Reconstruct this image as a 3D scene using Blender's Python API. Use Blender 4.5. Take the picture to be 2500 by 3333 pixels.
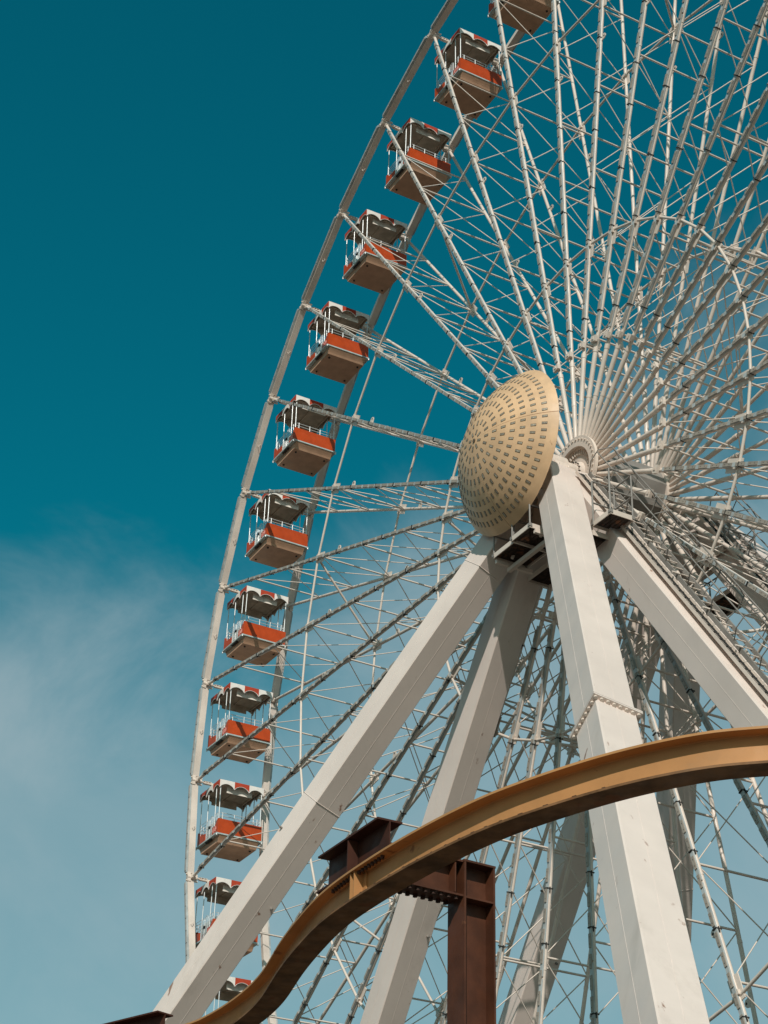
import bpy, math, random
from mathutils import Vector, Matrix
random.seed(4)
R2=math.radians
sc=bpy.context.scene
for o in list(bpy.data.objects): bpy.data.objects.remove(o)

# ------------------------------------------------------------------ camera
HUBZ=24.90
CAM=Vector((29.8405,-22.4431,HUBZ-23.2152))
AX_R=Vector((0.48795197,0.87251072,0.02505821))
AX_U=Vector((0.44158655,-0.27151704,0.855149))
AX_F=Vector((-0.75293041,0.40620627,0.51777627))
cd=bpy.data.cameras.new('camera'); cam=bpy.data.objects.new('camera',cd); sc.collection.objects.link(cam)
cd.sensor_fit='HORIZONTAL'; cd.sensor_width=36.0; cd.lens=5839.93/2500*36; cd.clip_start=.1; cd.clip_end=6000
M=Matrix((AX_R,AX_U,-AX_F)).transposed().to_4x4(); M.translation=CAM; cam.matrix_world=M
sc.camera=cam
sc.render.resolution_x=768; sc.render.resolution_y=1024

# ------------------------------------------------------------------ world, sun, exposure
SUN=Vector((.675,-.445,.59)).normalized()
w=bpy.data.worlds.new('World'); sc.world=w; w.use_nodes=True
nt=w.node_tree; nt.nodes.clear(); N=nt.nodes.new; L=nt.links.new
def math_node(tree,op,a,b=None,c=None,clamp=False):
    n=tree.nodes.new('ShaderNodeMath'); n.operation=op; n.use_clamp=clamp
    for i,v in enumerate((a,b,c)):
        if v is None: continue
        if isinstance(v,(int,float)): n.inputs[i].default_value=v
        else: tree.links.new(v,n.inputs[i])
    return n.outputs[0]
def mrange(tree,v,a,b,c=0.,d=1.,smooth=True):
    n=tree.nodes.new('ShaderNodeMapRange'); n.interpolation_type='SMOOTHSTEP' if smooth else 'LINEAR'
    tree.links.new(v,n.inputs[0])
    for i,x in enumerate((a,b,c,d)): n.inputs[1+i].default_value=x
    return n.outputs[0]
def mixc(tree,f,a,b,mode='MIX'):
    n=tree.nodes.new('ShaderNodeMix'); n.data_type='RGBA'; n.blend_type=mode
    for i,v in ((0,f),(6,a),(7,b)):
        if isinstance(v,(int,float)): n.inputs[i].default_value=v
        elif isinstance(v,tuple): n.inputs[i].default_value=v if len(v)==4 else v+(1,)
        else: tree.links.new(v,n.inputs[i])
    return n.outputs[2]
def noise(tree,vec,scale,detail=4,rough=.55,dist=0.):
    n=tree.nodes.new('ShaderNodeTexNoise'); n.inputs['Scale'].default_value=scale; n.inputs['Detail'].default_value=detail
    n.inputs['Roughness'].default_value=rough; n.inputs['Distortion'].default_value=dist
    if vec is not None: tree.links.new(vec,n.inputs['Vector'])
    return n.outputs[0]
sky=N('ShaderNodeTexSky'); sky.sky_type='NISHITA'; sky.sun_disc=False
sky.sun_elevation=math.asin(SUN.z); sky.sun_rotation=math.atan2(SUN.x,SUN.y)
sky.air_density=1.0; sky.dust_density=.6; sky.ozone_density=3.0; sky.altitude=0
tinted=mixc(nt,1.0,sky.outputs[0],(.012,.97,.77),'MULTIPLY')
# thin high cloud veil: thicker towards the horizon, wispy upper edge
tc=N('ShaderNodeTexCoord'); sep=N('ShaderNodeSeparateXYZ'); L(tc.outputs['Generated'],sep.inputs[0])
mp=N('ShaderNodeMapping'); mp.inputs['Scale'].default_value=(1,1,1.15); mp.inputs['Location'].default_value=(.35,.1,.2); L(tc.outputs['Generated'],mp.inputs[0])
n1=noise(nt,mp.outputs[0],2.6,3,.5,.3); n2=noise(nt,mp.outputs[0],7.5,6,.6,.6); n3=noise(nt,mp.outputs[0],4.2,5,.55,.4)
d2=N('ShaderNodeVectorMath'); d2.operation='DOT_PRODUCT'; L(tc.outputs['Generated'],d2.inputs[0]); d2.inputs[1].default_value=(.474,.880,0)
tilt=math_node(nt,'MULTIPLY',mrange(nt,d2.outputs['Value'],-.12,.25,0,1),-.13)
h=math_node(nt,'ADD',math_node(nt,'ADD',sep.outputs[2],tilt),math_node(nt,'MULTIPLY',math_node(nt,'SUBTRACT',n1,.5),-.22))
h=math_node(nt,'ADD',h,math_node(nt,'MULTIPLY',math_node(nt,'SUBTRACT',n2,.5),-.17))
veil=math_node(nt,'MULTIPLY',mrange(nt,h,.515,.385,0,1),math_node(nt,'ADD',.46,math_node(nt,'MULTIPLY',n3,.46)))
veil=math_node(nt,'MAXIMUM',veil,mrange(nt,sep.outputs[2],.30,-.02,.0,.92))
cloudc=mixc(nt,mrange(nt,n2,.3,.7),(3.2,4.6,5.1),(4.0,5.1,5.5))
# unseen bright warm cloud glow around the sun, added to warm the ambient light
dt=N('ShaderNodeVectorMath'); dt.operation='DOT_PRODUCT'; L(tc.outputs['Generated'],dt.inputs[0]); dt.inputs[1].default_value=SUN
fs=math_node(nt,'POWER',math_node(nt,'MAXIMUM',dt.outputs['Value'],0.0),3.0)
cloudc=mixc(nt,fs,cloudc,(11,10,8.6))
col=mixc(nt,veil,tinted,cloudc)
bg=N('ShaderNodeBackground'); bg.inputs[1].default_value=.09; L(col,bg.inputs[0])
wo=N('ShaderNodeOutputWorld'); L(bg.outputs[0],wo.inputs[0])
sl=bpy.data.lights.new('sun','SUN'); sl.energy=3.7; sl.angle=R2(.53); sl.color=(1,.96,.90)
so=bpy.data.objects.new('sun',sl); sc.collection.objects.link(so); so.rotation_euler=SUN.to_track_quat('Z','Y').to_euler(); so.location=(40,-10,80)
sc.view_settings.view_transform='Standard'; sc.view_settings.look='None'; sc.view_settings.exposure=0; sc.view_settings.gamma=1; sc.view_settings.use_curve_mapping=False

# ------------------------------------------------------------------ materials
MAT={}
def mat(name,col,rough=.5,metal=0.,var=.08,scale=1.5,rust=0.,drip=False,bump=0.,spec=.4,rnd=0.,bscale=60):
    m=bpy.data.materials.new(name); m.use_nodes=True; t=m.node_tree; b=t.nodes['Principled BSDF']
    tc=t.nodes.new('ShaderNodeTexCoord'); vec=tc.outputs['Object']
    dark=tuple(c*(1-2.2*var) for c in col); lite=tuple(min(1,c*(1+var)) for c in col)
    c=mixc(t,mrange(t,noise(t,vec,scale,5,.6),.3,.7),dark,lite)
    if rnd:
        oi=t.nodes.new('ShaderNodeObjectInfo')
        c=mixc(t,mrange(t,oi.outputs['Random'],0,1,0,rnd,False),c,(0.02,0.02,0.02),'MULTIPLY') if False else mixc(t,mrange(t,oi.outputs['Random'],0,1,0,rnd,False),c,tuple(x*.35 for x in col))
    if rust:
        v=vec
        if drip:
            mp=t.nodes.new('ShaderNodeMapping'); mp.inputs['Scale'].default_value=(1,1,.22); t.links.new(vec,mp.inputs[0]); v=mp.outputs[0]
        f=mrange(t,noise(t,v,3.1,8,.62),1-rust,1-rust+.06)
        c=mixc(t,math_node(t,'MULTIPLY',f,.8),c,(.20,.075,.03))
        f2=mrange(t,noise(t,v,.9,6,.7),.56,.75); c=mixc(t,math_node(t,'MULTIPLY',f2,.20),c,(.22,.17,.12))
    t.links.new(c,b.inputs['Base Color'])
    r=mrange(t,noise(t,vec,scale*3,4),.3,.7,max(.05,rough-.08),min(1,rough+.1)); t.links.new(r,b.inputs['Roughness'])
    b.inputs['Metallic'].default_value=metal
    b.inputs['Specular IOR Level'].default_value=spec
    if bump:
        bp=t.nodes.new('ShaderNodeBump'); bp.inputs['Strength'].default_value=bump; bp.inputs['Distance'].default_value=.01
        t.links.new(noise(t,vec,bscale,4,.6),bp.inputs['Height']); t.links.new(bp.outputs[0],b.inputs['Normal'])
    MAT[name]=m; return m
mat('leg_paint',(.69,.575,.505),.42,var=.03,scale=.6,rust=.345,drip=True,bump=.05,bscale=14)
mat('steel_white',(.67,.56,.475),.4,var=.06,scale=1.2,rust=.27)
mat('rim_paint',(.66,.555,.475),.5,var=.07,scale=1.0,rust=.29)
mat('trough',(.40,.42,.41),.55,var=.12,scale=3)
mat('board',(.36,.305,.25),.5,var=.08,scale=6,rnd=.3)
mat('board_rim',(.36,.34,.31),.45,var=.06,scale=6,rnd=.3)
mat('dark_gap',(.03,.028,.025),.8,var=.1)
mat('orange',(.47,.057,.006),.42,var=.07,rnd=.12,scale=2.5,spec=.35)
mat('red_cloth',(.40,.042,.012),.6,var=.06,scale=3)
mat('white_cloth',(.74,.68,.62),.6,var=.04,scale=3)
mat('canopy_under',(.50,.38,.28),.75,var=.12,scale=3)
mat('hull',(.46,.265,.165),.5,var=.07,scale=2.2,rust=.25)
mat('trim',(.40,.46,.44),.4,var=.08,scale=4)
mat('chrome',(.66,.65,.63),.35,metal=.35,var=.03)
mat('dark_rubber',(.02,.018,.016),.7)
mat('sign',(.74,.66,.58),.6,var=.1,scale=5)
mat('badge',(.50,.05,.035),.5,var=.03)
mat('badge_mark',(.80,.45,.38),.5,var=.03)
mat('dome',(.69,.435,.245),.45,var=.08,scale=1.1,rust=.31,drip=True,spec=.4)
mat('lens',(.50,.43,.33),.3,var=.2,scale=20,rnd=.75)
mat('lens_frame',(.13,.09,.055),.5)
mat('grate',(.05,.03,.02),.85,var=.3,scale=12,rust=.45)
mat('rail_grey',(.24,.215,.19),.5,var=.1)
mat('track_paint',(.46,.225,.085),.58,var=.07,scale=1.2,rust=.365,bump=.08,bscale=40,spec=.25)
mat('track_under_shade',(.20,.10,.045),.7,var=.25,scale=2.5,rust=.4,spec=.15)  # track colour with the shade under the lower flange painted in
mat('saddle_steel',(.055,.019,.011),.6,var=.15,scale=2,bump=.08,bscale=35,spec=.2)
mat('brown_steel',(.085,.028,.0125),.55,var=.16,scale=2,rust=.36,bump=.08,bscale=35,spec=.3)
mat('brown_bolt',(.05,.02,.012),.7,var=.2)
mat('concrete',(.42,.39,.35),.85,var=.1,scale=1.0,bump=.2)
# boardwalk ground
m=bpy.data.materials.new('boardwalk'); m.use_nodes=True; t=m.node_tree; b=t.nodes['Principled BSDF']
tcn=t.nodes.new('ShaderNodeTexCoord'); br=t.nodes.new('ShaderNodeTexBrick'); br.inputs['Scale'].default_value=1.0
br.inputs['Brick Width'].default_value=4.0; br.inputs['Row Height'].default_value=.15; br.inputs['Mortar Size'].default_value=.008
br.inputs['Color1'].default_value=(.095,.078,.06,1); br.inputs['Color2'].default_value=(.08,.065,.05,1); br.inputs['Mortar'].default_value=(.05,.04,.03,1)
t.links.new(tcn.outputs['Object'],br.inputs['Vector'])
gc=mixc(t,math_node(t,'MULTIPLY',noise(t,tcn.outputs['Object'],.8,6),.5),br.outputs[0],(.11,.092,.075)); t.links.new(gc,b.inputs['Base Color']); b.inputs['Roughness'].default_value=.85
MAT['boardwalk']=m

# ------------------------------------------------------------------ mesh helpers
class MB:
    def __init__(s): s.v=[]; s.f=[]; s.m=[]; s.sm=[]
    def add(s,vs,fs,mi=0,smooth=False):
        k=len(s.v); s.v+= [tuple(x) for x in vs]; s.f+=[tuple(i+k for i in f) for f in fs]; s.m+=[mi]*len(fs); s.sm+=[smooth]*len(fs)
    def obox(s,c,a,b,d,mi=0):
        c=Vector(c);a=Vector(a);b=Vector(b);d=Vector(d)
        if a.cross(b).dot(d)<0: a=-a
        vs=[c+a*i+b*j+d*k for k in(-1,1) for j in(-1,1) for i in(-1,1)]
        s.add(vs,[(0,2,3,1),(4,5,7,6),(0,1,5,4),(2,6,7,3),(0,4,6,2),(1,3,7,5)],mi)
    def box(s,x0,x1,y0,y1,z0,z1,mi=0):
        s.obox(((x0+x1)/2,(y0+y1)/2,(z0+z1)/2),((x1-x0)/2,0,0),(0,(y1-y0)/2,0),(0,0,(z1-z0)/2),mi)
    def tube(s,p,q,r,n=10,mi=0,r2=None,caps=True):
        p=Vector(p);q=Vector(q);d=(q-p).normalized(); r2=r if r2 is None else r2
        a=d.orthogonal().normalized(); b=d.cross(a)
        e=[a*math.cos(2*math.pi*i/n)+b*math.sin(2*math.pi*i/n) for i in range(n)]
        A=[p+x*r for x in e]; B=[q+x*r2 for x in e]
        s.add(A+B,[(i,(i+1)%n,n+(i+1)%n,n+i) for i in range(n)],mi,True)
        if caps: s.add(A,[tuple(range(n-1,-1,-1))],mi); s.add(B,[tuple(range(n))],mi)
    def path(s,pts,r,n=8,mi=0):
        for i in range(len(pts)-1): s.tube(pts[i],pts[i+1],r,n,mi)
    def prism(s,poly,o,ex,ey,ez,mi=0):
        # poly (u,v) in plane ex,ey extruded by vector ez
        o=Vector(o);ex=Vector(ex);ey=Vector(ey);ez=Vector(ez); n=len(poly)
        A=[o+ex*u+ey*v for u,v in poly]; B=[x+ez for x in A]
        ar=sum(poly[i][0]*poly[(i+1)%n][1]-poly[(i+1)%n][0]*poly[i][1] for i in range(n))
        flip=(ex.cross(ey).dot(ez)>0)==(ar>0)
        f0=tuple(range(n)); f1=tuple(range(n,2*n)); sd=[(i,(i+1)%n,n+(i+1)%n,n+i) for i in range(n)]
        if flip: fs=[f0[::-1],f1]+sd
        else: fs=[f0,f1[::-1]]+[x[::-1] for x in sd]
        s.add(A+B,fs,mi)
    def mesh(s,name,mats):
        me=bpy.data.meshes.new(name); me.from_pydata(s.v,[],s.f)
        for k in ([mats] if isinstance(mats,str) else mats): me.materials.append(MAT[k])
        me.polygons.foreach_set('material_index',s.m); me.polygons.foreach_set('use_smooth',s.sm); me.update(); return me
COL=sc.collection
def link(name,data,parent=None,loc=None,rot=None):
    o=bpy.data.objects.new(name,data); COL.objects.link(o)
    if parent is not None: o.parent=parent
    if loc is not None: o.location=loc
    if rot is not None: o.rotation_euler=rot
    return o
def obj(name,mb,mats,parent=None,loc=None,rot=None): return link(name,mb.mesh(name,mats),parent,loc,rot)
def tag(o,label=None,cat=None,group=None,kind=None):
    for k,v in (('label',label),('category',cat),('group',group),('kind',kind)):
        if v: o[k]=v
    return o
def thing(name,loc,label,cat,group=None):
    o=bpy.data.objects.new(name,None); o.empty_display_size=.3; COL.objects.link(o); o.location=loc; return tag(o,label,cat,group)
def px(P):
    d=Vector(P)-CAM; z=d.dot(AX_F)
    if z<=.1: return None
    return (1250+5839.93*d.dot(AX_R)/z,1666.5-5839.93*d.dot(AX_U)/z,z)
def inframe(P,mg=60):
    q=px(P); return q is not None and -mg<q[0]<2500+mg and -mg<q[1]<3333+mg

# ------------------------------------------------------------------ ground
g=MB(); g.add([(-1500,-1500,0),(1500,-1500,0),(1500,1500,0),(-1500,1500,0)],[(0,1,2,3)])
tag(obj('ground',g,'boardwalk'),kind='structure')

# ------------------------------------------------------------------ the wheel
RW=22.0; STEP=2*math.pi/40; PH0=1.891827677; W0=1.084; W1=1.246
def wy(r): return W0+(W1-W0)*r/RW
HUB=Vector((0,0,HUBZ))
wheel=thing('ferris_wheel',HUB,'giant white steel ferris wheel turning structure of lattice spokes and rim','ferris wheel')
def rot(i): return (0,-(PH0+i*STEP),0)
def wpt(i,r,y,dr=0):
    a=PH0+i*STEP; return HUB+Vector((r*math.cos(a),y,r*math.sin(a)))
NODES=[19.4-2.64*k for k in range(7)]
# chord meshes (radial direction = local x)
def chord(side):
    b=MB(); p=lambda r:(r,side*wy(r),0)
    b.tube(p(.80),p(3.3),.060,14); b.tube(p(3.3),p(21.85),.049,14)
    b.tube(p(2.0),p(2.06),.066,14); b.tube(p(3.2),p(3.32),.068,14); b.tube(p(11.7),p(11.76),.056,14)
    return b.mesh('spoke','steel_white')
CH={-1:chord(-1),1:chord(1)}
tb=MB()
def ty(r,off): return -wy(r)-off
for r0,r1 in ((3.75,11.9),(11.95,21.45)):
    for (o0,o1,z) in ((.043,.080,.045),):
        rm=(r0+r1)/2
        dx=Vector(((r1-r0)/2,-(wy(r1)-wy(r0))/2,0))
        tb.obox((rm,ty(rm,(o0+o1)/2),0),dx,(0,(o1-o0)/2,0),(0,0,z))
TROUGH=tb.mesh('light_trough','trough')
bb=MB(); bb.box(-.15,.15,-.012,.012,-.038,.038,0); bb.box(-.085,-.065,-.0135,-.011,-.008,.008,1); bb.box(.065,.085,-.0135,-.011,-.008,.008,1)
BOARD=bb.mesh('light_board',['board','dark_gap'])
BOARD_R=[4.0+.44*k for k in range(40)]
ct=MB()
for r in (4.3,6.6,8.2,10.0,11.2,13.0,14.9,16.3,17.9,19.7,21.2):
    y=ty(r,0); ct.box(r-.012,r+.012,y-.105,y+.053,-.054,.054); ct.box(r-.03,r+.09,y-.04,y-.02,.05,.07)
TIES=ct.mesh('cable_ties','dark_gap')
eb=MB(); eb.box(3.45,3.6,-wy(3.5)-.13,-wy(3.5)-.05,-.10,.10); eb.box(3.49,3.56,-wy(3.5)-.15,-wy(3.5)+.04,-.03,.03)
ENDB=eb.mesh('end_bracket','steel_white')
gs={}
for side in(-1,1):
    gs[side]=[]
    for r in (14.25,6.3):
        b=MB(); y=side*wy(r); b.box(r-.22,r+.30,y-.012*1,y+.012,-.16,.16); b.box(r+.10,r+.2,y-.075,y+.075,-.09,.09)
        gs[side].append(b.mesh('gusset_plate','steel_white'))
lg={}
for side in(-1,1):
    b=MB(); r=13.0; y=side*wy(r)
    prof=[(-.11,.05),(.11,.05),(.08,.17),(.03,.21),(-.03,.21),(-.08,.17)]
    b.prism(prof,(r,y-.012,0),(1,0,0),(0,0,-1),(0,.024,0)); b.tube((r,y-.016,-.15),(r,y+.016,-.15),.028,8,1)
    lg[side]=b.mesh('lifting_lug',['steel_white','dark_gap'])
STR=[]
for r in NODES:
    b=MB(); b.tube((r,-wy(r),0),(r,wy(r),0),.027,8); STR.append(b.mesh('strut','steel_white'))
BR=[]
for k in range(6):
    for (ra,rb) in ((NODES[k],NODES[k+1]),(NODES[k+1],NODES[k])):
        b=MB(); b.tube((ra-.05*(1 if ra>rb else -1),-wy(ra),.0),(rb,wy(rb),.0),.0145,6); BR.append((b,b.mesh('brace_rod','steel_white'),(ra+rb)/2))
cs,sn=math.cos(STEP),math.sin(STEP)
RING={}
for side in(-1,1):
    for r in(14.45,6.5):
        b=MB(); y=side*wy(r); b.tube((r,y,0),(r*cs,y,r*sn),.036,8); RING[(side,r)]=b.mesh('ring_tube','steel_white')
TIE=[]
for r in(14.45,6.5):
    b=MB(); b.tube((r,-wy(r),0),(r*cs,wy(r),r*sn),.036,8); TIE.append(b.mesh('cross_tie','steel_white'))
# rim segment: from node 0 to node 1 in local frame
def rimseg(side):
    b=MB(); p=Vector((RW,0,0)); q=Vector((RW*cs,0,RW*sn)); d=(q-p).normalized(); n=Vector((d.z,0,-d.x)); 
    if n.x<0: n=-n
    g0=.14; mid=(p+q)/2; hl=(q-p).length/2-g0
    yc=side*(W1+.045)
    b.obox(mid+Vector((0,yc,0)),d*hl,(0,.108,0),n*.012)                      # inner plate (faces hub)
    for s in(-1,1): b.obox(mid+n*.075+Vector((0,yc+s*.096,0)),d*hl,(0,.012,0),n*.063)   # side webs
    b.obox(mid+n*.07+Vector((0,yc,0)),d*.05,(0,.083,0),n*.055)
    for s in(-1,1): b.obox(mid+d*(s*(hl-.03))+n*.06+Vector((0,yc,0)),d*.02,(0,.083,0),n*.047)
    if side<0:
        b.path([mid-n*.03+Vector((0,yc-.05,0)),mid-n*.09+d*.04+Vector((0,yc-.03,0)),mid-n*.09-d*.05+Vector((0,yc+.02,0)),mid-n*.02-d*.06+Vector((0,yc+.03,0))],.009,5)
    me=b.mesh('rim_segment','rim_paint')
    t=MB(); yo=side*(W1+.045+.108)
    t.obox(mid+n*.07+Vector((0,yo+side*.03,0)),d*(hl-.03),(0,.028,0),n*.055,0)
    k=7; 
    for i in range(k):
        c=mid+d*(-hl+.06+(i+.5)*(2*hl-.12)/k)
        t.obox(c+n*.07+Vector((0,yo+side*.066,0)),d*((2*hl-.12)/k*.465),(0,.010,0),n*.045,1)
        t.obox(c+n*.135+Vector((0,yo+side*.02,0)),d*((2*hl-.12)/k*.465),(0,.035,0),n*.008,1)
    tm=t.mesh('rim_light_strip',['trough','board_rim'])
    return me,tm
RIM={s:rimseg(s) for s in(-1,1)}
def bracket(side):
    b=MB(); y=side*W1
    b.tube((RW,y-.17,0),(RW,y+.17,0),.075,12); b.box(RW-.16,RW+.10,y-.055,y+.055,-.06,.06)
    b.box(RW-.05,RW+.07,y+side*.06,y+side*.17,-.16,.16); b.tube((RW+.02,y-.2,.11),(RW+.02,y+.2,.11),.03,8); b.tube((RW+.02,y-.2,-.11),(RW+.02,y+.2,-.11),.03,8)
    return b.mesh('rim_bracket','steel_white')
BK={s:bracket(s) for s in(-1,1)}
boards=[];braces=[]
for i in range(40):
    rt_=rot(i); nearsp=None
    for side in(-1,1):
        s=link('spoke',CH[side],wheel,(0,0,0),rt_)
        [link('gusset_plate',q,s) for q in gs[side]]; link('lifting_lug',lg[side],s)
        if side<0: nearsp=s
        link('rim_segment',RIM[side][0],wheel,(0,0,0),rt_); 
        tag(link('rim_light_strip',RIM[side][1],wheel,(0,0,0),rt_),kind='stuff')
        link('rim_bracket',BK[side],wheel,(0,0,0),rt_)
        for r in(14.45,6.5): link('ring_tube',RING[(side,r)],wheel,(0,0,0),rt_)
    link('light_trough',TROUGH,nearsp); tag(link('cable_ties',TIES,nearsp),kind='stuff'); link('end_bracket',ENDB,nearsp)
    for r in BOARD_R: boards.append((i,r,nearsp))
    for me in STR: link('strut',me,wheel,(0,0,0),rt_)
    for b,me,rm in BR: braces.append((i,b,me,rm))
    if i%5==1:
        for me in TIE: link('cross_tie',me,wheel,(0,0,0),rt_)
def rank(P):
    q=px(P); 
    if not inframe(P,0): return -1
    return 1/q[2]
# light boards: the 300 that show largest are parts, the rest one mesh
order=sorted(boards,key=lambda e:-rank(wpt(e[0],e[1],-wy(e[1])-.11)))
for i,r,sp in order[:300]: link('light_board',BOARD,sp,(r,ty(r,.089),0))
rest=MB()
for i,r,sp in order[300:]:
    a=PH0+i*STEP; er=Vector((math.cos(a),0,math.sin(a))); et=Vector((-math.sin(a),0,math.cos(a)))
    rest.obox(er*r+Vector((0,ty(r,.089),0)),er*.15,(0,.012,0),et*.038)
tag(obj('light_boards',rest,'board',wheel),kind='stuff')
order=sorted(braces,key=lambda e:-rank(wpt(e[0],e[3],0)))
for i,b,me,rm in order[:300]: link('brace_rod',me,wheel,(0,0,0),rot(i))
rest=MB()
for i,b,me,rm in order[300:]:
    mt=Matrix.Rotation(-(PH0+i*STEP),3,'Y'); rest.add([mt@Vector(v) for v in b.v],b.f,0); rest.sm[-len(b.f):]=b.sm
tag(obj('brace_rods',rest,'steel_white',wheel),kind='stuff')
# hub drum, flanges, shaft
b=MB(); b.tube((0,-1.0,0),(0,1.0,0),.78,8); 
for f in b.sm: pass
b.sm=[False]*len(b.sm); obj('hub_drum',b,'rail_grey',wheel)  # white drum coloured grey, painting in the shade of the spokes
for side in(-1,1):
    b=MB(); Y=side*1.20
    def ring(b,y0,y1,ri,ro,n=48,mi=0):
        vs=[];fs=[]
        for k in range(n):
            a=2*math.pi*k/n; c,s=math.cos(a),math.sin(a)
            for (rr,yy) in ((ri,y0),(ro,y0),(ro,y1),(ri,y1)): vs.append((rr*c,yy,rr*s))
        for k in range(n):
            A=4*k;B=4*((k+1)%n)
            for j in range(4): fs.append((A+j,A+(j+1)%4,B+(j+1)%4,B+j))
        b.add(vs,fs,mi)
    ring(b,Y-.04,Y+.04,.70,.97); ring(b,side*.98,side*1.16,.66,.80)
    ring(b,Y-.035,Y+.035,.80,.82)
    o=obj('hub_flange',b,'steel_white',wheel)
    b=MB(); b.tube((0,side*1.0,0),(0,side*1.10,0),.69,40); b.tube((0,side*1.10,0),(0,side*1.22,0),.34,32,r2=.30); b.tube((0,side*1.2,0),(0,side*2.9,0),.235,32)
    obj('hub_plate',b,'steel_white',wheel)
    tb_=MB(); tb_.box(.52,.67,-.03,.03,-.018,.018); tm=tb_.mesh('hub_rib','steel_white')
    bo=MB(); bo.tube((.88,-.06,0),(.88,.06,0),.026,6); bm=bo.mesh('hub_bolt','steel_white')
    bs=MB(); bs.tube((.29,-.05,0),(.29,.05,0),.018,6); bsm=bs.mesh('hub_bolt','dark_rubber')
    for k in range(36): link('hub_rib',tm,o,(0,side*1.12,0),(0,2*math.pi*k/36,0))
    for k in range(40): link('hub_bolt',bm,o,(0,side*1.21,0),(0,2*math.pi*(k+.5)/40,0))
    for k in range(16): link('hub_bolt',bsm,o,(0,side*1.2,0),(0,2*math.pi*(k+.5)/16,0))

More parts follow.
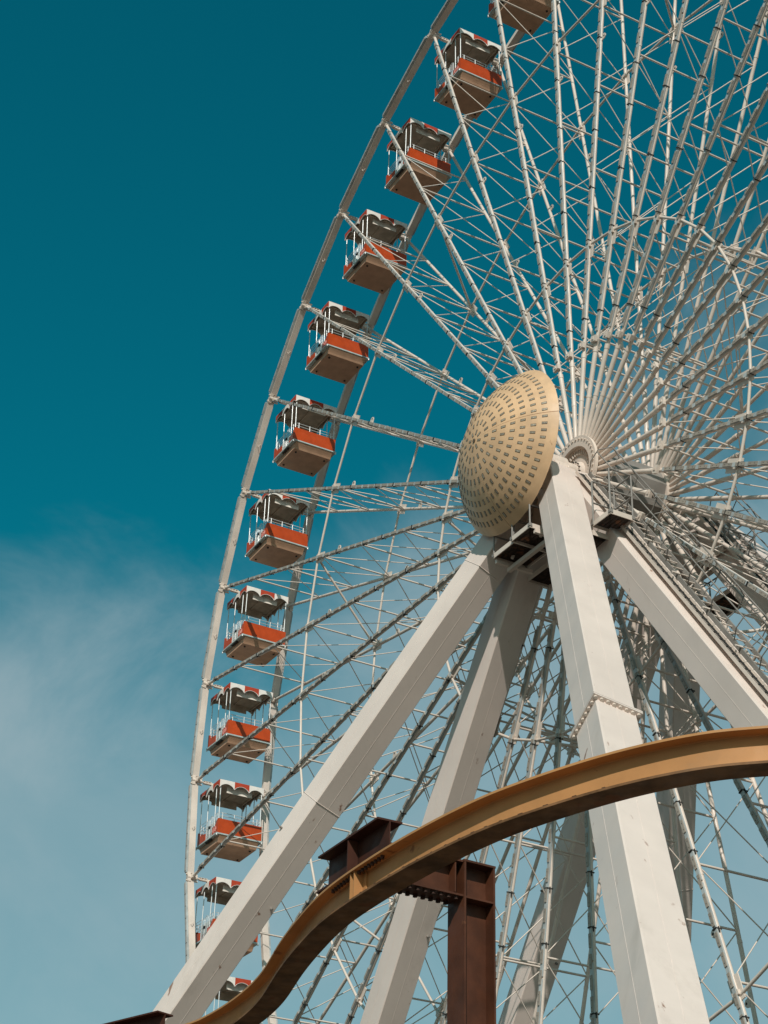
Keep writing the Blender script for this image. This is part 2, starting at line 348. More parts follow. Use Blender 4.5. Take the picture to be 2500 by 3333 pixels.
# ------------------------------------------------------------------ gondolas
G={}
gx,gy=.79,.80
def gondola_meshes():
    b=MB()   # roof: low pyramid shell
    t=[(-gx,-gy,-.115),(gx,-gy,-.115),(gx,gy,-.115),(-gx,gy,-.115)]; c=(0,0,.03); u=[(-gx,-gy,-.14),(gx,-gy,-.14),(gx,gy,-.14),(-gx,gy,-.14)]
    b.add(t+[c],[(0,1,4),(1,2,4),(2,3,4),(3,0,4)],0); b.add(t+u,[(0,4,5,1),(1,5,6,2),(2,6,7,3),(3,7,4,0)],0)
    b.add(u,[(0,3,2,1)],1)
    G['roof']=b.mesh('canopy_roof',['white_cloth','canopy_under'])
    b=MB(); b.box(-.70,.70,-.70,.70,-.20,-.145)
    for y in(-.68,0,.68): b.box(-.72,.72,y-.025,y+.025,-.235,-.2005)
    for x in(-.68,.68): b.box(x-.025,x+.025,-.66,.66,-.24,-.2005)
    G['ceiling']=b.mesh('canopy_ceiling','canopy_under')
    # scalloped valance panels
    def val(w,d0=.265):
        n=10; bot=[]
        for k in range(n+1):
            u=-w/2+w*k/n; s=math.cos(math.pi*(k/n-.5)); bot.append((u,-.11-d0+ .145*max(0,s)**.65))
        return [(w/2,-.108),( -w/2,-.108)]+bot
    for nm,w in (('x',2*gy/3),('y',2*gx/3)):
        for col in('red_cloth','white_cloth'):
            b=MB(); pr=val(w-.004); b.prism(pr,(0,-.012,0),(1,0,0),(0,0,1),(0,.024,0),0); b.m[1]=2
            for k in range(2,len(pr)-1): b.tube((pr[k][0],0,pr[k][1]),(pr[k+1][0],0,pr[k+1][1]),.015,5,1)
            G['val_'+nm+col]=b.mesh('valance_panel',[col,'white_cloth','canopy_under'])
    b=MB(); b.box(-.012,.011,-.46,.46,-.46,-.16,1); b.box(.0112,.014,-.46,.46,-.46,-.16,0); G['sign']=b.mesh('sign_board',['sign','canopy_under'])
    b=MB(); b.tube((0,0,-1.97),(0,0,-.14),.017,8); G['post']=b.mesh('post','chrome')
    # body panels
    b=MB(); b.box(-.015,.015,-.785,.785,-1.965,-1.475); G['panel_x']=b.mesh('body_panel','orange')
    def side_panel(x0,x1,curve):
        pr=[(x0,-1.965),(x1,-1.965)]
        if curve>0: pr+=[(x1,-1.48),(x1-.05,-1.49),(x1-.10,-1.54),(x1-.14,-1.61),(x1-.20,-1.655),(x0,-1.67)]
        else: pr+=[(x1,-1.67),(x0+.20,-1.655),(x0+.14,-1.61),(x0+.10,-1.54),(x0+.05,-1.49),(x0,-1.48)]
        b=MB(); b.prism(pr,(0,-.013,0),(1,0,0),(0,0,1),(0,.026,0)); return b.mesh('body_panel','orange')
    G['panel_r']=side_panel(.36,.772,1); G['panel_l']=side_panel(-.772,-.22,-1)
    # floor trim
    b=MB(); z0,z1=-2.012,-1.967; b.box(-.818,.818,-.83,.83,z0,z1); G['floor']=b.mesh('floor_trim','trim')
    # hull
    prof=[(-.79,-2.0125),(-.77,-2.055),(-.72,-2.115),(-.68,-2.17),(-.645,-2.235),(.645,-2.235),(.68,-2.17),(.72,-2.115),(.77,-2.055),(.79,-2.0125)]
    b=MB(); b.prism(prof,(0,-.70,0),(1,0,0),(0,0,1),(0,1.40,0)); G['hull']=b.mesh('hull','hull')
    b=MB(); b.tube((0,0,-.03),(0,0,.0),.035,10); G['plug']=b.mesh('hull_plug','dark_rubber')
    b=MB(); b.tube((0,0,-.045),(0,0,0),.026,8); G['cbolt']=b.mesh('corner_bolt','chrome')
    # rails
    b=MB()
    for z in(-1.25,-1.36): b.tube((0,-.70,z),(0,.70,z),.011,6)
    for y in(-.62,-.2,.2,.62): b.tube((0,y,-1.48),(0,y,-1.235),.014,6)
    G['rail_x']=b.mesh('railing','chrome')
    for nm,x0,x1,xp in(('rail_ya',.44,.755,.60),('rail_yb',-.755,-.20,-.66)):
        b=MB()
        for z in(-1.23,-1.34,-1.45,-1.56): b.tube((x0,0,z),(x1,0,z),.009,6)
        b.tube((xp,0,-1.67),(xp,0,-1.23),.012,6); G[nm]=b.mesh('railing','chrome')
    # gate: two leaves with rounded tops
    b=MB()
    for x0,x1,zt in((-.15,.085,-1.25),(.11,.345,-1.22)):
        r=(x1-x0)/2; c=(x0+x1)/2; pts=[(x0,0,-2.0)]+[(c-r*math.cos(math.pi*k/8),0,zt-r*.9+r*.9*math.sin(math.pi*k/8)) for k in range(9)]+[(x1,0,-2.0)]
        b.path(pts,.010,6); 
        for f in(.33,.67): b.tube((x0+(x1-x0)*f,0,-2.0),(x0+(x1-x0)*f,0,zt-.02),.0065,6)
        for z in(-1.97,-1.55): b.tube((x0,0,z),(x1,0,z),.008,6)
    G['gate']=b.mesh('gate','chrome')
    b=MB(); b.box(.05,.15,-.03,.03,-1.60,-1.53); b.box(-.12,.30,-.03,.03,-2.06,-2.02); G['latch']=b.mesh('latch','dark_rubber')
    b=MB()
    b.tube((0,-1.17,0),(0,1.17,0),.032,8)
    for s in(-1,1):
        b.box(-.05,.05,min(s*.78,s*1.06),max(s*.78,s*1.06),-.045,-.035); b.box(-.05,.05,min(s*.78,s*1.06),max(s*.78,s*1.06),.035,.045)
        for y in(.80,.90,1.0): b.box(-.048,.048,s*y-.012,s*y+.012,-.0349,.0349)
        b.box(-.04,.04,min(s*.62,s*.78),max(s*.62,s*.78),-.13,.02)
    G['hanger']=b.mesh('hanger','steel_white')
    b=MB(); b.box(-.62,.62,-.0,.24,-1.62,-1.56,0); b.box(-.62,.62,.2,.24,-1.56,-1.3,0); G['seat']=b.mesh('seat','trim')
    b=MB(); b.tube((.565,0,-1.80),(.565,-.006,-1.80),.125,20); G['badge']=b.mesh('number_badge','badge')
    b=MB(); n=20
    for k in range(n):
        a0,a1=2*math.pi*k/n,2*math.pi*(k+1)/n; b.tube((.565+.118*math.cos(a0),-.008,-1.80+.118*math.sin(a0)),(.565+.118*math.cos(a1),-.008,-1.80+.118*math.sin(a1)),.008,4)
    G['badge_ring']=b.mesh('badge_ring','badge_mark')
gondola_meshes()
NUM={}
def number_mesh(s):
    cu=bpy.data.curves.new('number','FONT'); cu.body=s; cu.size=.17; cu.extrude=.004; cu.align_x='CENTER'; cu.align_y='CENTER'
    o=bpy.data.objects.new('tmp',cu); COL.objects.link(o); bpy.context.view_layer.update()
    me=bpy.data.meshes.new_from_object(o.evaluated_get(bpy.context.evaluated_depsgraph_get())); bpy.data.objects.remove(o); bpy.data.curves.remove(cu)
    me.name='number'; me.materials.clear(); me.materials.append(MAT['badge_mark']); return me
def gondola(i):
    num=24+i
    ordn=['first','second','third','fourth','fifth','sixth','seventh','eighth','ninth','tenth']
    if i<-1: lb='orange gondola above the picture, over the one cut off at the top'
    elif i==-1: lb='topmost orange gondola, only its tan underside showing at the top edge'
    elif i==9: lb='orange gondola half hidden behind the leaning white leg, lower left'
    elif i==10: lb='lowest gondola in view, mostly hidden behind the curving yellow track'
    elif i>10: lb='orange gondola below the picture, under the lowest one in view'
    else: lb=f'{ordn[i]} fully visible orange gondola counting down the left rim, numbered {num}'
    g=thing('gondola',wpt(i,RW,.06),lb,'gondola','gondolas hanging from the wheel rim')
    link('canopy_roof',G['roof'],g); link('canopy_ceiling',G['ceiling'],g)
    for sx in(-1,1):
        for k in(-1,0,1):
            o=link('valance_panel',G['val_x'+('red_cloth' if k==0 else 'white_cloth')],g,(sx*gx,k*2*gy/3,0),(0,0,sx*math.pi/2))
    for sy in(-1,1):
        for k in(-1,0,1): link('valance_panel',G['val_y'+('white_cloth' if k==0 else 'red_cloth')],g,(k*2*gx/3,sy*gy,0),(0,0,0 if sy<0 else math.pi))
    for sx in(-1,1): link('sign_board',G['sign'],g,(sx*.60,0,0),(0,0,0 if sx>0 else math.pi))
    for sy in(-1,1):
        for x in(-.75,-.19,.43,.75): link('post',G['post'],g,(x*(-sy),sy*.745,0))
        rz=0 if sy<0 else math.pi
        link('body_panel',G['panel_r'],g,(0,sy*.772,0),(0,0,rz)); link('body_panel',G['panel_l'],g,(0,sy*.772,0),(0,0,rz))
        [link('railing',G[q],g,(0,sy*.745,0),(0,0,rz)) for q in('rail_ya','rail_yb')]
        gt=link('gate',G['gate'],g,(0,sy*.762,0),(0,0,rz)); link('latch',G['latch'],gt)
        bd=link('number_badge',G['badge'],g,(0,sy*.787,0),(0,0,rz)); link('badge_ring',G['badge_ring'],bd)
        link('number',NUM.setdefault(num,number_mesh(str(num))),bd,(.565,-.009,-1.80),(math.pi/2,0,0))
        link('seat',G['seat'],g,(0,sy*.35,0),(0,0,0 if sy>0 else math.pi))
    for sx in(-1,1):
        link('body_panel',G['panel_x'],g,(sx*.80,0,0)); link('railing',G['rail_x'],g,(sx*.765,0,0))
    link('floor_trim',G['floor'],g); link('hull',G['hull'],g); link('hanger',G['hanger'],g)
    for sx in(-1,1):
        for sy in(-1,1): link('hull_plug',G['plug'],g,(sx*.47,sy*.55,-2.234)); link('corner_bolt',G['cbolt'],g,(sx*.80,sy*.81,-2.011))
    # a loaded car never hangs perfectly plumb
    g.rotation_euler=(random.uniform(-.012,.012),random.uniform(-.02,.02),0)
for i in range(-1,11): gondola(i)

# ------------------------------------------------------------------ supports
def frame(top,foot):
    d=(foot-top).normalized(); h=d.cross(Vector((0,0,1))).normalized(); t=h.cross(d); return d,h,t
def support(side,label,ytop,feet,dark):
    root=thing('wheel_support',(0,ytop,0),label,'support','tall four legged supports either side of the wheel')
    base=Vector((0,ytop,0)); top=Vector((0,ytop,HUBZ))
    A=.75
    for (fx,fy,th,splices) in feet:
        foot=Vector((fx,fy,0)); d,h,t=frame(top,foot); th=R2(th)
        a=h*math.cos(th)+t*math.sin(th); b_=-h*math.sin(th)+t*math.cos(th)
        Ln=(foot-top).length; b=MB()
        # chamfered box section swept from head to foot
        c=A/2; ch=.022; sec=[(c-ch,c),(-c+ch,c),(-c,c-ch),(-c,-c+ch),(-c+ch,-c),(c-ch,-c),(c,-c+ch),(c,c-ch)]
        o=top+d*.92-base
        b.prism([(u,v) for u,v in sec],o,a,b_,d*(Ln-.92))
        # weld beads along the middle of each face
        for n_ in(a,b_,-a,-b_):
            b.tube(o+n_*(c-.001),o+n_*(c-.001)+d*(Ln-.93),.005,5)
        for s in splices:
            if s[1]=='weld':
                P=o+d*(Ln*s[0]); q=[P+a*(c+.001)*u+b_*(c+.001)*v for u,v in((1,1),(-1,1),(-1,-1),(1,-1),(1,1))]; b.path(q,.010,4)
        leg=obj('leg',b,'leg_paint',root)
        for s in splices:
            if s[1]=='flange':
                f=MB(); P=o+d*(Ln*s[0]); W=c+.075
                f.obox(P,a*W,b_*W,d*.022); f.obox(P+d*.055,a*W,b_*W,d*.022); fl=obj('splice_flange',f,'leg_paint',leg)
                bm=MB(); bm.tube((0,0,-.06),(0,0,.12),.032,8); me=bm.mesh('flange_bolt','steel_white')
                R_=d.to_track_quat('Z','Y').to_euler()
                for k in range(8):
                    u=-W+.055+(2*W-.11)*k/7
                    for (x,y) in((u,W-.05),(u,-W+.05),(W-.05,u),(-W+.05,u)):
                        if abs(x)>W-.06 and abs(y)>W-.06 and abs(abs(u)-(W-.055))<1e-6 and abs(y)<abs(x): continue
                        link('flange_bolt',me,fl,P+a*x+b_*y,R_)
        f=MB(); fz=Vector((fx,fy,0))-base; f.box(fz.x-.8,fz.x+.8,fz.y-.8,fz.y+.8,0,.5); obj('footing',f,'concrete',root)
        # lifting eyes
        f=MB()
        for s in(.30,.47,.63):
            P=o+d*(Ln*s)-a*(c*1.0)+b_*(.25 if s<.5 else -.2); f.tube(P,P-a*.07,.03,8); P=o+d*(Ln*(s+.05))-b_*c+a*.25; f.tube(P,P-b_*.07,.03,8)
        tag(obj('lifting_eyes',f,'rail_grey',leg),kind='stuff')
    # head: bearing housing
    Z=HUBZ; s=side
    b=MB(); y0=0
    b.prism([(-.62,-1.05),(.62,-1.05),(.62,-.72),(.40,-.36),(-.40,-.36),(-.62,-.72)],(0,-.36,Z),(1,0,0),(0,0,1),(0,.72,0))
    b.box(-.5,.5,-.42,.42,Z-1.8,Z-1.051)
    obj('head_box',b,'leg_paint',root)
    b=MB(); b.tube((0,-.30,Z),(0,.20,Z),.31,28); b.box(-.52,.52,-.28,.22,Z-.359,Z-.25); b.prism([(-.46,-.25),(.46,-.25),(.30,.02),(-.30,.02)],(0,-.22,Z),(1,0,0),(0,0,1),(0,.40,0)); 
    for x in(-.44,-.36,.36,.44):
        for y in(-.2,.1): b.tube((x,y,Z-.25),(x,y,Z-.17),.035,8)
    obj('bearing_housing',b,'steel_white',root)
    b=MB(); b.tube((.16,-s*-.5,Z-.12),(.16,-s*-.5,Z-.45),.16,16); b.box(-.12,.12,s*.36-.1,s*.36+.1,Z-.25,Z+.28); obj('drive_motor',b,'trim',root)
    return root,top-base
NEAR_FEET=[(-18,-12.2,-21.6,[(.065,'weld'),(.27,'weld')]),(18,-12.2,23.7,[(.405,'flange')]),(-17.6,-1.5,6.0,[]),(17.6,-1.5,-6.0,[])]
FAR_FEET=[(x,-y+.45,-th,sp) for x,y,th,sp in NEAR_FEET]
sup,top=support(-1,'near white box girder support with four legs under the cream dome','' or -1.75,NEAR_FEET,False)
sup2,top2=support(1,'far white box girder support seen in shade behind the spokes',2.15,FAR_FEET,True)
# platforms, ladders
def platform(root,base,x0,x1,y0,y1,z,posts=True,name='platform'):
    b=MB(); x0-=base.x;x1-=base.x;y0-=base.y;y1-=base.y
    for (a,c,d_,e) in((x0,x1,y0-.02,y0),(x0,x1,y1,y1+.02),(x0-.02,x0,y0-.02,y1+.02),(x1,x1+.02,y0-.02,y1+.02)): b.box(a,c,d_,e,z-.06,z+.06)
    p=obj(name,b,'steel_white',root)
    g=MB(); n=max(6,int((x1-x0)/.035)); m_=max(6,int((y1-y0)/.10))
    for k in range(n): x=x0+(x1-x0)*(k+.5)/n; g.box(x-.007,x+.007,y0,y1,z+.0,z+.03)
    for k in range(m_): y=y0+(y1-y0)*(k+.5)/m_; g.box(x0,x1,y-.008,y+.008,z+.005,z+.028)
    tag(obj('grating',g,'grate',p),kind='stuff')
    if posts:
        r=MB(); c=[(x0,y0),(x1,y0),(x1,y1),(x0,y1)]
        for x,y in c: r.tube((x,y,z),(x,y,z+1.1),.022,8); r.box(x-.04,x+.04,y-.04,y+.04,z-.03,z+.05)
        for zz in(.55,1.1):
            for k in range(4):
                if k==posts-1: continue
                r.tube((*c[k],z+zz),(*c[(k+1)%4],z+zz),.02,8)
        obj('guard_rail',r,'rail_grey',p)
    return p
nb=Vector((0,-1.75,0)); fb=Vector((0,2.15,0)); Z=HUBZ
platform(sup,nb,2.53,3.17,-2.52,-1.93,Z-3.1,1)
platform(sup,nb,1.86,2.50,-2.52,-1.93,Z-3.3,0)
platform(sup,nb,-.83,.02,-2.95,-2.05,Z-2.4,3)
platform(sup,nb,.06,.80,-3.02,-2.05,Z-2.4,3)
platform(sup,nb,-1.25,-.45,-1.72,-1.1,Z-2.45,0)
platform(sup2,fb,.9,1.9,1.7,2.6,Z-2.1,1); platform(sup2,fb,3.2,4.4,2.3,3.3,Z-4.6,2); platform(sup2,fb,-.8,.8,2.7,3.4,Z-2.4,3)
# framing under the dome
b=MB()
for x in(-.83,.80): b.box(x-.04,x+.04,-2.9-nb.y,-1.9-nb.y,Z-2.56,Z-2.47)
b.box(-.9,.9,-2.5-nb.y-.05,-2.5-nb.y+.05,Z-2.66,Z-2.565)
for x in(-.6,.6): b.tube((x,-.85,Z-2.46),(x*.6,-.45,Z-1.2),.04,8)
for x in(-.35,.35): b.box(x-.06,x+.06,-1.3,-.36,Z-.9,Z-.6)
obj('dome_frame',b,'steel_white',sup)
def ladder(root,base,ytop,foot,off_t,off_h,t0,t1):
    top=Vector((0,ytop,HUBZ)); foot=Vector(foot); d,h,t=frame(top,foot); 
    if h.y<0: h=-h
    if t.z<0: t=-t
    Ln=(foot-top).length; o=top-base+t*off_t+h*off_h
    b=MB()
    for s in(-1,1): b.obox(o+d*(Ln*(t0+t1)/2)+h*(s*.21),d*(Ln*(t1-t0)/2),h*.02,t*.045)
    # cage straps and side rail
    for s in(-1,1):
        b.tube(o+d*(Ln*t0)+h*(s*.30)+t*.55,o+d*(Ln*t1)+h*(s*.30)+t*.55,.016,6)
    b.tube(o+d*(Ln*t0)+t*.78,o+d*(Ln*t1)+t*.78,.016,6)
    n=int(Ln*(t1-t0)/1.1)
    for k in range(n):
        P=o+d*(Ln*t0+1.1*k); b.path([P-h*.21,P-h*.33+t*.3,P-h*.30+t*.6,P+t*.78,P+h*.30+t*.6,P+h*.33+t*.3,P+h*.21],.013,5)
    lad=obj('ladder',b,'rail_grey',root)
    m_=MB(); m_.tube(-h*.2,h*.2,.014,6); me=m_.mesh('rung','steel_white'); n=int(Ln*(t1-t0)/.3)
    for k in range(n): link('rung',me,lad,o+d*(Ln*t0+.3*k))
    # cable tray with cross plates
    b=MB(); o2=o-h*.42
    b.obox(o2+d*(Ln*(t0+t1)/2)-t*.10,d*(Ln*(t1-t0)/2),h*.13,t*.008)
    for s in(-1,1): b.obox(o2+d*(Ln*(t0+t1)/2)+h*(s*.13)-t*.07,d*(Ln*(t1-t0)/2),h*.006,t*.035)
    tr=obj('cable_tray',b,'steel_white',root)
    b=MB()
    for k in range(int(Ln*(t1-t0)/.28)): b.obox(o2+d*(Ln*t0+.28*k)-t*.085,d*.010,h*.13,t*.012)
    for k,(hh) in enumerate((-.05,.03,.07)): b.tube(o2+d*(Ln*t0)+h*hh-t*.07,o2+d*(Ln*t1)+h*hh-t*.07,.011,5)
    tag(obj('cables',b,'dark_gap',tr),kind='stuff')
    b=MB()
    for k in range(int(Ln*(t1-t0)/1.5)):
        P=o-h*.28+d*(Ln*t0+1.5*k+.5); b.obox(P+t*.06,d*.03,h*.09,t*.012); b.obox(P+h*.09-t*.05,d*.03,h*.012,t*.12)
    tag(obj('ladder_brackets',b,'steel_white',root),kind='stuff')
ladder(sup,nb,-1.75,(17.6,-1.5,0),.56,.30,.045,.97)
ladder(sup2,fb,2.15,(17.6,1.95,0),.56,-.1,.045,.97)

# ------------------------------------------------------------------ dome
dome=thing('hub_dome',HUB+Vector((0,-3.0,0)),'big cream coloured hub dome studded with rectangular lights at the wheel centre','dome')
RS,CY=2.60,1.60      # sphere radius, centre behind the rim plane (local y)
amax=math.asin(2.05/RS)
for k in range(4):
    vs=[];fs=[];n,mm=16,14; a0=k*math.pi/2+.0035; a1=(k+1)*math.pi/2-.0035
    for rr in(RS,RS-.03):
        for i in range(n+1):
            th=max(.004,amax*i/n)
            for j in range(mm+1):
                a=a0+(a1-a0)*j/mm; vs.append((rr*math.sin(th)*math.cos(a),CY-rr*math.cos(th),rr*math.sin(th)*math.sin(a)))
    S=(n+1)*(mm+1)
    for i in range(n):
        for j in range(mm):
            q=i*(mm+1)+j; fs.append((q,q+1,q+mm+2,q+mm+1)); fs.append((S+q,S+q+mm+1,S+q+mm+2,S+q+1))
    for i in range(n):
        q=i*(mm+1); fs.append((q,q+mm+1,S+q+mm+1,S+q)); q+=mm; fs.append((q,S+q,S+q+mm+1,q+mm+1))
    for j in range(mm): q=n*(mm+1)+j; fs.append((q,q+1,S+q+1,S+q))
    b=MB(); b.add(vs,fs,0,True); me=b.mesh('dome_panel','dome')
    me.set_sharp_from_angle(angle=R2(35)) if hasattr(me,'set_sharp_from_angle') else None
    link('dome_panel',me,dome)
b=MB(); b.box(-.066,.066,-.004,.010,-.029,.029,0); b.box(-.053,.053,-.0052,-.0039,-.018,.018,1); b.box(-.03,-.016,-.0064,-.0051,-.007,.007,0); b.box(.016,.03,-.0064,-.0051,-.007,.007,0)
LENS=b.mesh('dome_light',['lens_frame','lens'])
for n in range(1,9):
    th=amax*(.085+.107*(n-1)+.0035*n)
    for k in range(8*n):
        a=2*math.pi*(k+.5)/(8*n)+random.uniform(-.004,.004)
        er=Vector((math.cos(a),0,math.sin(a))); nor=Vector((math.sin(th)*er.x,-math.cos(th),math.sin(th)*er.z)); tan=Vector((math.cos(th)*er.x,math.sin(th),math.cos(th)*er.z))
        bi=nor.cross(tan); mt=Matrix((tan,-nor,-bi)).transposed()
        if mt.determinant()<0: mt=Matrix((tan,-nor,bi)).transposed()
        o=link('dome_light',LENS,dome); o.location=Vector((0,CY,0))+nor*(RS+.002); o.rotation_euler=mt.to_euler()
b=MB(); b.tube((0,-1.022,0),(0,-.985,0),.05,10); obj('tip_cap',b,'lens_frame',dome)
b=MB(); b.tube((0,.5,0),(0,.15,0),.30,20)
for k in range(8):
    a=math.pi*k/4+.2; b.tube((.25*math.cos(a),.3,.25*math.sin(a)),(1.95*math.cos(a),-.0,1.95*math.sin(a)),.035,8)
obj('dome_frame',b,'steel_white',dome)

# ------------------------------------------------------------------ yellow track and brown supports
FW=Vector((-.88008,.47484,0)); FW.normalize(); RT=Vector((FW.y,-FW.x,0))
def cp(a,bb_,h): return Vector((CAM.x,CAM.y,CAM.z))+RT*a+FW*bb_+Vector((0,0,h))
HT=6.6
edge=[(11.5,13.9),(8.5,13.75),(6,13.8),(4.6,14.02),(3.41,14.31),(2.8,14.51),(2.04,15.03),(1.26,15.81),(.85,16.34),(.42,17.01),(-.04,17.84),(-.53,18.88),(-.86,19.92),(-1.11,20.88),(-1.38,22.11),(-1.8,23.26),(-2.28,24.19),(-2.62,24.60),(-3.1,25.2),(-3.8,25.95),(-4.9,26.9),(-6.6,28.0)]
def catmull(P,n=10):
    out=[]
    for i in range(len(P)-1):
        p0=P[max(i-1,0)];p1=P[i];p2=P[i+1];p3=P[min(i+2,len(P)-1)]
        for k in range(n):
            t=k/n; out.append(tuple(.5*((2*p1[j])+(-p0[j]+p2[j])*t+(2*p0[j]-5*p1[j]+4*p2[j]-p3[j])*t*t+(-p0[j]+3*p1[j]-3*p2[j]+p3[j])*t**3) for j in range(2)))
    out.append(P[-1]); return out
raw=catmull(edge)
for it in range(12): raw=[raw[0]]+[tuple((raw[i-1][j]+2*raw[i][j]+raw[i+1][j])/4 for j in range(2)) for i in range(1,len(raw)-1)]+[raw[-1]]
hw=.15; cen=[]
for i,q in enumerate(raw):
    a=raw[max(i-1,0)];c=raw[min(i+1,len(raw)-1)]; tx,ty_=c[0]-a[0],c[1]-a[1]; l=math.hypot(tx,ty_); nx,ny=ty_/l,-tx/l
    cen.append(((q[0]+nx*hw,q[1]+ny*hw),(nx,ny)))
isec=[(-.15,0),(.15,0),(.15,-.024),(.020,-.024),(.011,-.034),(.011,-.316),(.020,-.326),(.15,-.326),(.15,-.35),(-.15,-.35),(-.15,-.326),(-.020,-.326),(-.011,-.316),(-.011,-.034),(-.020,-.024),(-.15,-.024)]
tr_base=cp(0,0,0); tr_base.z=0
track=thing('coaster_track',(0,0,0),'curved yellow steel beam track sweeping in an s across the foreground','track')
b=MB(); vs=[];fs=[];n=len(isec)
for (c,nn) in cen:
    for u,v in isec: vs.append(cp(c[0]+nn[0]*u,c[1]+nn[1]*u,HT+v))
for i in range(len(cen)-1):
    for k in range(n): A=i*n;B=A+n; fs.append((A+k,A+(k+1)%n,B+(k+1)%n,B+k))
fs.append(tuple(range(n))); fs.append(tuple(range(len(vs)-1,len(vs)-n-1,-1)))
b.add(vs,fs); b.m=[1 if (q<len(fs)-2 and q%n in(8,9)) else 0 for q in range(len(fs))]; me=b.mesh('rail_beam',['track_paint','track_under_shade'])  # lower flange underside and near edge get the painted-in shade
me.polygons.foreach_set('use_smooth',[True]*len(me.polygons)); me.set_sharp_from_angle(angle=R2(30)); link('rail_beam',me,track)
import bmesh as _bm
bmx=_bm.new(); bmx.from_mesh(me); _bm.ops.recalc_face_normals(bmx,faces=bmx.faces); bmx.to_mesh(me); bmx.free()
# joint between two track lengths: bolts, splice plate, welded steps under the saddle
def nearest(a,bq): return min(range(len(cen)),key=lambda i:(cen[i][0][0]-a)**2+(cen[i][0][1]-bq)**2)
j0=nearest(-.20,18.30)
def along(i,s):   # centre point s metres from index i, with frame
    k=i; rem=abs(s); st=1 if s>0 else -1
    while 0<k+st<len(cen):
        a=cen[k][0];c=cen[k+st][0]; l=math.hypot(c[0]-a[0],c[1]-a[1])
        if l>rem: f=rem/l; return (a[0]+(c[0]-a[0])*f,a[1]+(c[1]-a[1])*f),cen[k][1]
        rem-=l;k+=st
    return cen[k]
bm_=MB(); bm_.tube((0,0,-.03),(0,0,.012),.022,8); BOLT=bm_.mesh('bolt','brown_bolt')
for jc in (j0,nearest(-3.2,25.2)):
    for k in range(-8,9):
        if k==0: continue
        c,nn=along(jc,k*.075)
        for u in(-.085,.085): link('bolt',BOLT,track,cp(c[0]+nn[0]*u,c[1]+nn[1]*u,HT-.030))
    c,nn=along(jc,0.0); dv=RT*nn[0]+FW*nn[1]; tv=Vector((0,0,1)).cross(dv)
    b=MB(); P=cp(c[0],c[1],HT-.175)
    for s in(-1,1): b.obox(P+dv*(s*.020),dv*.009,tv*.13,Vector((0,0,.125)))
    obj('splice_plate',b,'track_paint',track)
    b=MB()
    for s in(-.045,.045): b.obox(cp(c[0],c[1],HT-.175)-dv*.075+tv*s,dv*.058,tv*.006,Vector((0,0,.145)))
    obj('stiffener',b,'track_paint',track)
# flange edge nibs where the lower flange is welded
b=MB()
for i in range(60,len(cen)-70,3):
    c,nn=cen[i]; dv=RT*nn[0]+FW*nn[1]; tv=Vector((0,0,1)).cross(dv); l=random.uniform(.012,.03)
    b.obox(cp(c[0],c[1],HT-.322)-dv*.13,dv*.012,tv*l,Vector((0,0,.007)))
tag(obj('weld_nibs',b,'brown_bolt',track),kind='stuff')

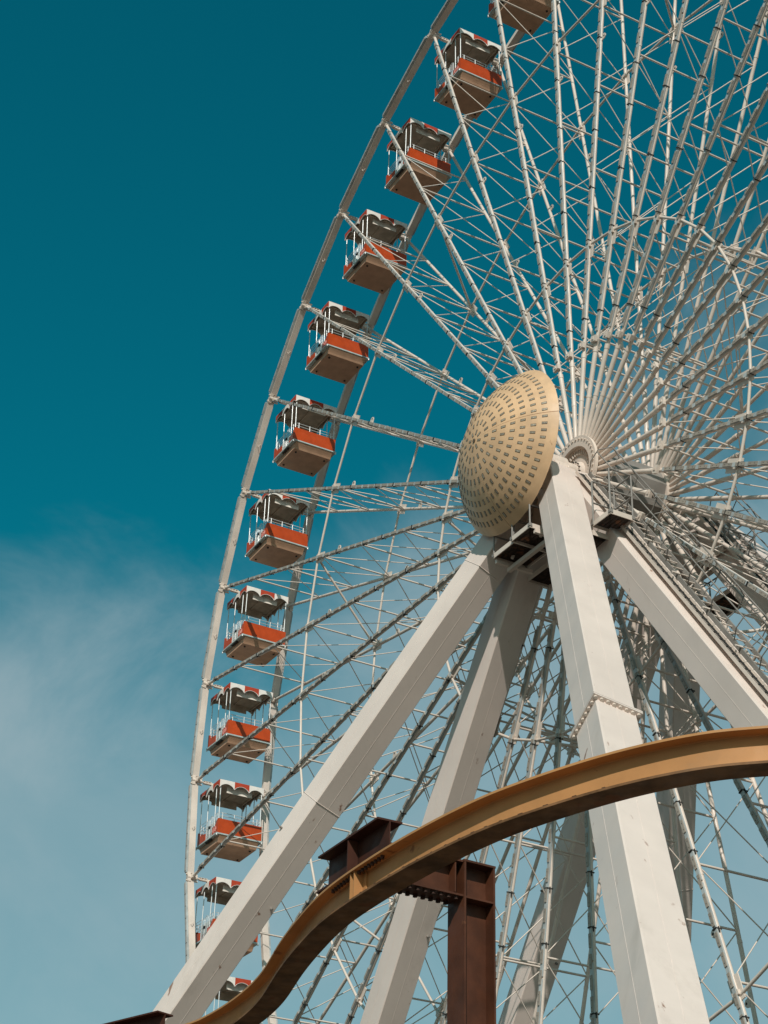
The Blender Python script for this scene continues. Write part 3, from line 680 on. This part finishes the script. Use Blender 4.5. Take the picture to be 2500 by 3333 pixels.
def ibeam(b,P,Q,up,depth,width,tf=.022,tw=.014,mi=0):
    P=Vector(P);Q=Vector(Q);d=(Q-P).normalized();up=Vector(up).normalized();sd=d.cross(up).normalized(); mid=(P+Q)/2; hl=(Q-P).length/2
    for s in(-1,1): b.obox(mid+up*(s*(depth/2-tf/2)),d*hl,sd*(width/2),up*(tf/2),mi)
    b.obox(mid,d*hl,sd*(tw/2),up*(depth/2-tf),mi)
def track_support(cpos,sadA,sadB,label,arm_n=None):
    # cpos, sadA, sadB in (right, forward) metres; saddle lies on the track, the arm runs from it to the column
    c=Vector(cp(cpos[0],cpos[1],0)); gz=-CAM.z
    root=thing('track_support',(c.x,c.y,0),label,'steel support','brown steel supports of the yellow track')
    base=Vector((c.x,c.y,0)); W=lambda a,bq,h: cp(a,bq,h)-base
    HS=HT+.45; dep=.44
    sA=W(*sadA,HT+.235);sB=W(*sadB,HT+.235); sd=(sB-sA).normalized()
    b=MB(); ibeam(b,sA,sB,(0,0,1),dep-.012,.30); 
    side=sd.cross(Vector((0,0,1)))
    for f in(.5,):
        P=sA+(sB-sA)*f
        for s in(-1,1): b.obox(P+side*(s*.075),sd*.008,side*.062,Vector((0,0,dep/2-.032)))
    saddle=obj('saddle_beam',b,'saddle_steel',root)
    mid=(sA+sB)/2; ctop=W(cpos[0],cpos[1],HT+.235); ad=(ctop-mid); ad.z=0; al=ad.length; ad.normalize()
    # arm from saddle side to column
    b=MB(); ibeam(b,mid+ad*.17,ctop-ad*.20,(0,0,1),dep-.024,.30)
    for k in(.35,): 
        for s in(-1,1): b.obox(ctop-ad*(.20+k*.3)+ad.cross(Vector((0,0,1)))*(s*.075),ad*.008,ad.cross(Vector((0,0,1)))*.06,Vector((0,0,dep/2-.05)))
    arm=obj('arm',b,'brown_steel',root)
    bm=MB(); bm.tube((0,0,-.035),(0,0,.0),.028,6); me=bm.mesh('bolt','brown_bolt')
    sv=ad.cross(Vector((0,0,1)))
    for k in range(7):
        for s in(-1,1): link('bolt',me,arm,ctop-ad*(.28+.1*k)+sv*(s*.10)-Vector((0,0,dep/2-.012)))
    # column: flanges across the arm direction
    top_=ctop+Vector((0,0,dep/2)); hcol=top_.z
    fl=MB()
    for s in(-1,1):
        f=MB(); f.obox(Vector((ctop.x,ctop.y,hcol/2-.012))+ad*(s*.195),ad*.012,sv*.165,Vector((0,0,hcol/2-.014))); obj('flange',f,'brown_steel',root)
    f=MB(); f.obox(Vector((ctop.x,ctop.y,hcol/2-.014)),ad*.1825,sv*.008,Vector((0,0,hcol/2-.016))); obj('column_web',f,'brown_steel',root)
    f=MB(); f.obox(Vector((ctop.x,ctop.y,hcol-.012)),ad*.215,sv*.167,Vector((0,0,.012))); obj('cap_plate',f,'brown_steel',root)
    for zz in(hcol-.43,hcol-3.2):
        f=MB()
        for s in(-1,1): f.obox(Vector((ctop.x,ctop.y,zz))+sv*(s*.087),ad*.1825,sv*.077,Vector((0,0,.010)))
        obj('stiffener',f,'brown_steel',root)
    f=MB(); f.obox(Vector((ctop.x,ctop.y,.02)),ad*.35,sv*.35,Vector((0,0,.02))); obj('base_plate',f,'brown_steel',root)
track_support((1.10,19.30),(-.49,19.17),(.16,17.92),'dark red brown steel column with cantilever arm holding the yellow track')
track_support((-1.5,27.4),(-4.3,26.85),(-2.90,25.58),'dark brown beam end at the lower left corner above the yellow track')
